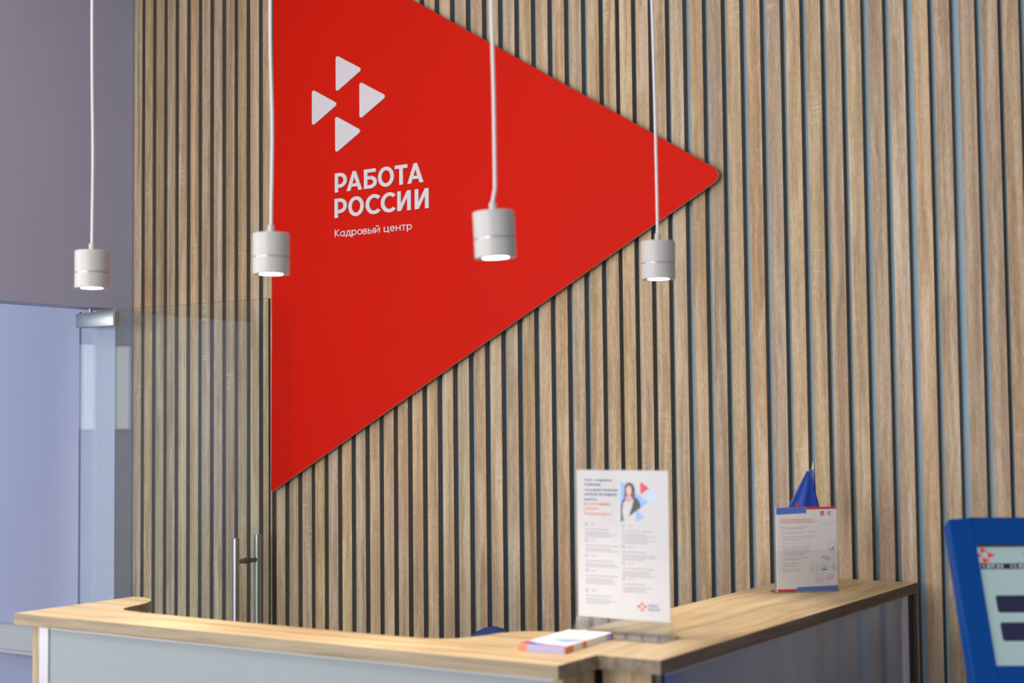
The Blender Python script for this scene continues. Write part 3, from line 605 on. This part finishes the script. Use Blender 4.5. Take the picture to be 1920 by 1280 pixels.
# cloth hangs from the pole, folded so that its front face shows as a triangle
bm = B()
rt = Vector((0.838, 0.545, 0)); fw = Vector((0.545, -0.838, 0))
def fp(a, b, z): p = rt*a+fw*b; return (p.x, p.y, z)
def sheet(rows):
    vs = [[bm.verts.new(p) for p in r] for r in rows]
    for i in range(len(vs)-1):
        for j in range(len(vs[0])-1): bm.faces.new((vs[i][j], vs[i][j+1], vs[i+1][j+1], vs[i+1][j])).smooth = True
rows = []
for i in range(17):
    t = i/16; z = 0.297-0.110*t
    # left edge sweeps out going down, right edge moves right; a soft fold towards the viewer
    xl = -0.020-0.060*t; xr_ = -0.010+0.026*t
    rows.append([fp(xl+(xr_-xl)*j/12, 0.012+0.010*math.sin(j/12*PI)*t+0.003*math.sin(j*1.1+2*t)*t, z) for j in range(13)])
sheet(rows)
rows = []
for i in range(17):
    t = i/16; z = 0.3005-0.112*t
    rows.append([fp(-0.010+(0.0135+0.004*t)*j/6, 0.0045-0.006*math.sin(j/6*PI)-0.001, z) for j in range(7)])
sheet(rows)
o = obj('flag_cloth', bm, m_flag, fl); md = o.modifiers.new('thick', 'SOLIDIFY'); md.thickness = 0.0006
lp = []
def ftri(a, z, s_):
    return [fp(a, 0.0265, z), fp(a+s_, 0.0265, z-0.25*s_), fp(a+0.25*s_, 0.0265, z-0.95*s_)]
bm = B()
for (a, z) in ((-0.054, 0.2150), (-0.038, 0.2080)):
    bm.faces.new([bm.verts.new(p) for p in ftri(a, z, 0.013)])
o = obj('flag_emblem', bm, m_ink_r, fl); md = o.modifiers.new('thick', 'SOLIDIFY'); md.thickness = 0.0004; md.offset = 0
bm = B(); tube(bm, [fp(-0.010, 0.008, 0.2985), fp(-0.006, 0.011, 0.285), fp(-0.004, 0.010, 0.268)], [0.0016, 0.0012, 0.0004], 8); tube(bm, [fp(-0.020, 0.0135, 0.297), fp(-0.061, 0.0150, 0.2180)], 0.0005, 6); obj('white_hem', bm, m_lampw, fl)

# ------------------------------------------------------------------ stack of leaflets lying on the counter
bk = empty('leaflet_stack', (2.6480, -1.4880, ZC), math.radians(4)); tag(bk, 'small pile of white, red and blue leaflets lying on the counter before the poster', 'leaflet pile')
n_l = 7
for k in range(n_l):
    ox = 0.0006*math.sin(k*2.1); oy = 0.0008*math.cos(k*1.7); z0 = 0.0002+k*0.0019
    bm = B(); box(bm, ox, ox+0.099, oy, oy+0.209, z0, z0+0.0017, 0)
    o = obj('leaflet', bm, m_paper, bk)
topz = 0.0002+n_l*0.0019
def topflat(name, polys, m, dz=0.0003):
    bm = B()
    for p in polys: bm.faces.new([bm.verts.new((q[0], q[1], topz+dz)) for q in p])
    return obj(name, bm, m, bk)
topflat('cover_print', [[(0, 0), (0.099, 0), (0.099, 0.008), (0.06, 0.011), (0.03, 0.020), (0.012, 0.034), (0, 0.036)]], m_ink_r)
topflat('cover_print', [[(0.012, 0.002), (0.097, 0.002), (0.060, 0.008), (0.035, 0.016), (0.020, 0.028), (0.012, 0.028)]], m_ink_b, 0.0005)
topflat('cover_print', [[(0.034, 0.070), (0.072, 0.052), (0.095, 0.080), (0.088, 0.086)]], m_ink_lb)
topflat('cover_print', [[(0.030, 0.088), (0.099, 0.086), (0.099, 0.090), (0.030, 0.091)]], m_ink_o)
# printed bands wrapping the edges of the pile
def edge(name, x0, x1, y0, y1, m):
    bm = B(); box(bm, x0, x1, y0, y1, 0.0006, topz-0.0006); return obj(name, bm, m, bk)
edge('edge_print', -0.0002, 0.020, -0.0014, -0.0010, m_ink_o); edge('edge_print', 0.020, 0.0985, -0.0014, -0.0010, mat('lavender_ink', (0.40, 0.36, 0.60), 0.5))
edge('edge_print', 0.1000, 0.1004, 0.000, 0.034, m_ink_o); edge('edge_print', 0.1000, 0.1004, 0.075, 0.090, m_ink_o); edge('edge_print', 0.1000, 0.1004, 0.180, 0.196, m_ink_lb); edge('edge_print', 0.1000, 0.1004, 0.196, 0.208, m_ink_r)

# ------------------------------------------------------------------ office chair behind the counter
ch = empty('office_chair', (1.885, -0.72, 0), PI); tag(ch, 'navy blue fabric office chair, its backrest top just showing over the counter', 'chair')
bm = B()
for k in range(5):
    a = 2*PI*k/5; tube(bm, [(0.03*math.cos(a), 0.03*math.sin(a), 0.10), (0.28*math.cos(a), 0.28*math.sin(a), 0.075)], [0.022, 0.014], 10)
lathe(bm, [(0.032, 0.07), (0.032, 0.13), (0.022, 0.14)], 20); obj('star_base', bm, m_black, ch)
for k in range(5):
    a = 2*PI*k/5; bm = B(); tube(bm, [(0.28*math.cos(a)-0.012*math.sin(a), 0.28*math.sin(a)+0.012*math.cos(a), 0.031), (0.28*math.cos(a)+0.012*math.sin(a), 0.28*math.sin(a)-0.012*math.cos(a), 0.031)], 0.030, 16)
    tube(bm, [(0.28*math.cos(a), 0.28*math.sin(a), 0.050), (0.28*math.cos(a), 0.28*math.sin(a), 0.085)], 0.007, 8); obj('caster', bm, m_black, ch)
bm = B(); tube(bm, [(0, 0, 0.13), (0, 0, 0.43)], 0.016, 16); obj('gas_column', bm, m_chrome, ch)
def cushion(bm, cx, cy2, cz, sx, sy2, sz, rr=0.035):
    box(bm, cx-sx/2, cx+sx/2, cy2-sy2/2, cy2+sy2/2, cz-sz/2, cz+sz/2)
bm = B(); cushion(bm, 0, 0, 0.47, 0.47, 0.46, 0.08); o = obj('seat', bm, m_chair, ch, smooth=True); md = o.modifiers.new('b', 'BEVEL'); md.width = 0.038; md.segments = 5
bm = B()   # curved backrest, arched top
NB, NH = 16, 14
front, back = [], []
for i in range(NH+1):
    t = i/NH; fr_, br_ = [], []
    for j in range(NB+1):
        u = (j/NB)*2-1
        hw = 0.215*(1-0.10*(1-t)) ; x = u*hw
        ztop = 0.988-0.27*abs(u)**2; z0_ = 0.56+0.06*abs(u)**2; z = z0_+(ztop-z0_)*t
        yb = -0.235-0.045*t+0.045*u*u; edge_t = 0.025*(1-0.75*max(abs(u)**6, (2*t-1)**8))
        fr_.append(bm.verts.new((x, yb+edge_t, z))); br_.append(bm.verts.new((x, yb-edge_t, z)))
    front.append(fr_); back.append(br_)
for i in range(NH):
    for j in range(NB):
        bm.faces.new((front[i][j], front[i][j+1], front[i+1][j+1], front[i+1][j])); bm.faces.new((back[i][j], back[i][j+1], back[i+1][j+1], back[i+1][j]))
    for j in (0, NB): bm.faces.new((front[i][j], front[i+1][j], back[i+1][j], back[i][j]))
for j in range(NB):
    for i in (0, NH): bm.faces.new((front[i][j], front[i][j+1], back[i][j+1], back[i][j]))
obj('backrest', bm, m_chair, ch, smooth=True)
bm = B(); tube(bm, [(0, -0.10, 0.42), (0, -0.24, 0.43), (0, -0.29, 0.50), (0, -0.297, 0.70)], 0.015, 10); obj('back_bracket', bm, m_black, ch)
for sx in (-1, 1):
    bm = B(); tube(bm, [(sx*0.22, 0.08, 0.44), (sx*0.275, 0.08, 0.47), (sx*0.28, 0.06, 0.63)], 0.012, 10); box(bm, sx*0.28-0.025, sx*0.28+0.025, -0.10, 0.14, 0.632, 0.655, bev=0.008); obj('armrest', bm, m_black, ch)

# ------------------------------------------------------------------ information kiosk
KR = math.radians(32)
ks = empty('information_kiosk', (3.3240, -1.0, 0), KR); tag(ks, 'bright blue self-service kiosk with a tilted touch screen, standing right of the side counter', 'kiosk')
LEAN = math.radians(27); KW, KH, KD = 0.60, 0.36, 0.042
hd_ = bpy.data.objects.new('screen_housing', None)
# housing mesh in its own tilted frame: local x right, z up along the screen, front faces -y
Lm = Matrix.Translation((0, 0, 1.3575)) @ Matrix.Rotation(-LEAN, 4, 'X')
def kobj(name, bm, m, parent, **k):
    o = obj(name, bm, m, parent, **k); return o
bm = B()
ox0, ox1, oz0, oz1 = 0.0, KW, -KH, 0.0; ix0, ix1, iz0, iz1 = 0.046, KW-0.046, -0.290, -0.052
box(bm, ox0, ix0, 0, KD, oz0, oz1); box(bm, ix1, ox1, 0, KD, oz0, oz1); box(bm, ix0, ix1, 0, KD, iz1, oz1); box(bm, ix0, ix1, 0, KD, oz0, iz0); box(bm, ix0, ix1, 0.012, KD, iz0, iz1)
bmesh.ops.remove_doubles(bm, verts=bm.verts, dist=1e-5)
hs_ = kobj('screen_housing', bm, m_kblue, ks); hs_.matrix_local = Lm
md = hs_.modifiers.new('bevel', 'BEVEL'); md.width = 0.003; md.segments = 3; md.limit_method = 'ANGLE'
bm = B(); box(bm, ix0, ix1, 0.0085, 0.0118, iz0, iz1); sc2 = kobj('touch_screen', bm, m_scr, hs_)
def sflat(name, polys, m, y=0.0082): return flat(name, polys, hs_, m, y)
bm = B(); box(bm, ix0-0.0004, ix1+0.0004, 0.0005, 0.0080, iz1-0.0035, iz1+0.0003); kobj('screen_bezel', bm, m_lens_black, hs_)
zt = iz1-0.0035
sw = 0.024
tri_l = [trir(ix0+0.0085, zt-0.0062, 0.0145, 0.0122), trir(ix0+0.0005, zt-0.0165, 0.0105, 0.0110), trir(ix0+0.0205, zt-0.0162, 0.0155, 0.0138), trir(ix0+0.0095, zt-0.0270, 0.0150, 0.0138)]
sflat('screen_logo', tri_l, m_scr_r, 0.0080)
sflat('clock_bar', [rect(ix0, zt-0.0445, ix1, zt-0.0330)], m_scr_n, 0.0082)
text_obj('11:07:33   11.02.2025', ix0+0.002, zt-0.0425, hs_, m_scr_t, y=0.0079, name='clock_text', width=0.118, height=0.0075, bold=0.01)
text_obj('Авторизация', ix0+0.088, zt-0.0190, hs_, m_scr_n, y=0.0079, name='screen_text', width=0.09, height=0.0085)
def button(z0, z1):
    sflat('screen_button', [rounded([(ix0+0.022, z0), (ix1-0.022, z0), (ix1-0.022, z1), (ix0+0.022, z1)], 0.005)], m_scr_n, 0.0081)
button(zt-0.131, zt-0.0970); button(zt-0.186, zt-0.150)
bm = B(); prism(bm, [(0.06, 0), (0.54, 0), (0.50, 0.02), (0.10, 0.02)], 1, -0.06, 0.32); kobj('foot_plate', bm, m_kblue, ks)
bm = B(); prism(bm, [(0.10, 0.02), (0.26, 0.02), (0.30, 1.02), (0.17, 1.14), (0.12, 1.02)], 0, 0.13, 0.47, 0); kobj('pedestal', bm, m_kblue, ks, bevel=0.004)
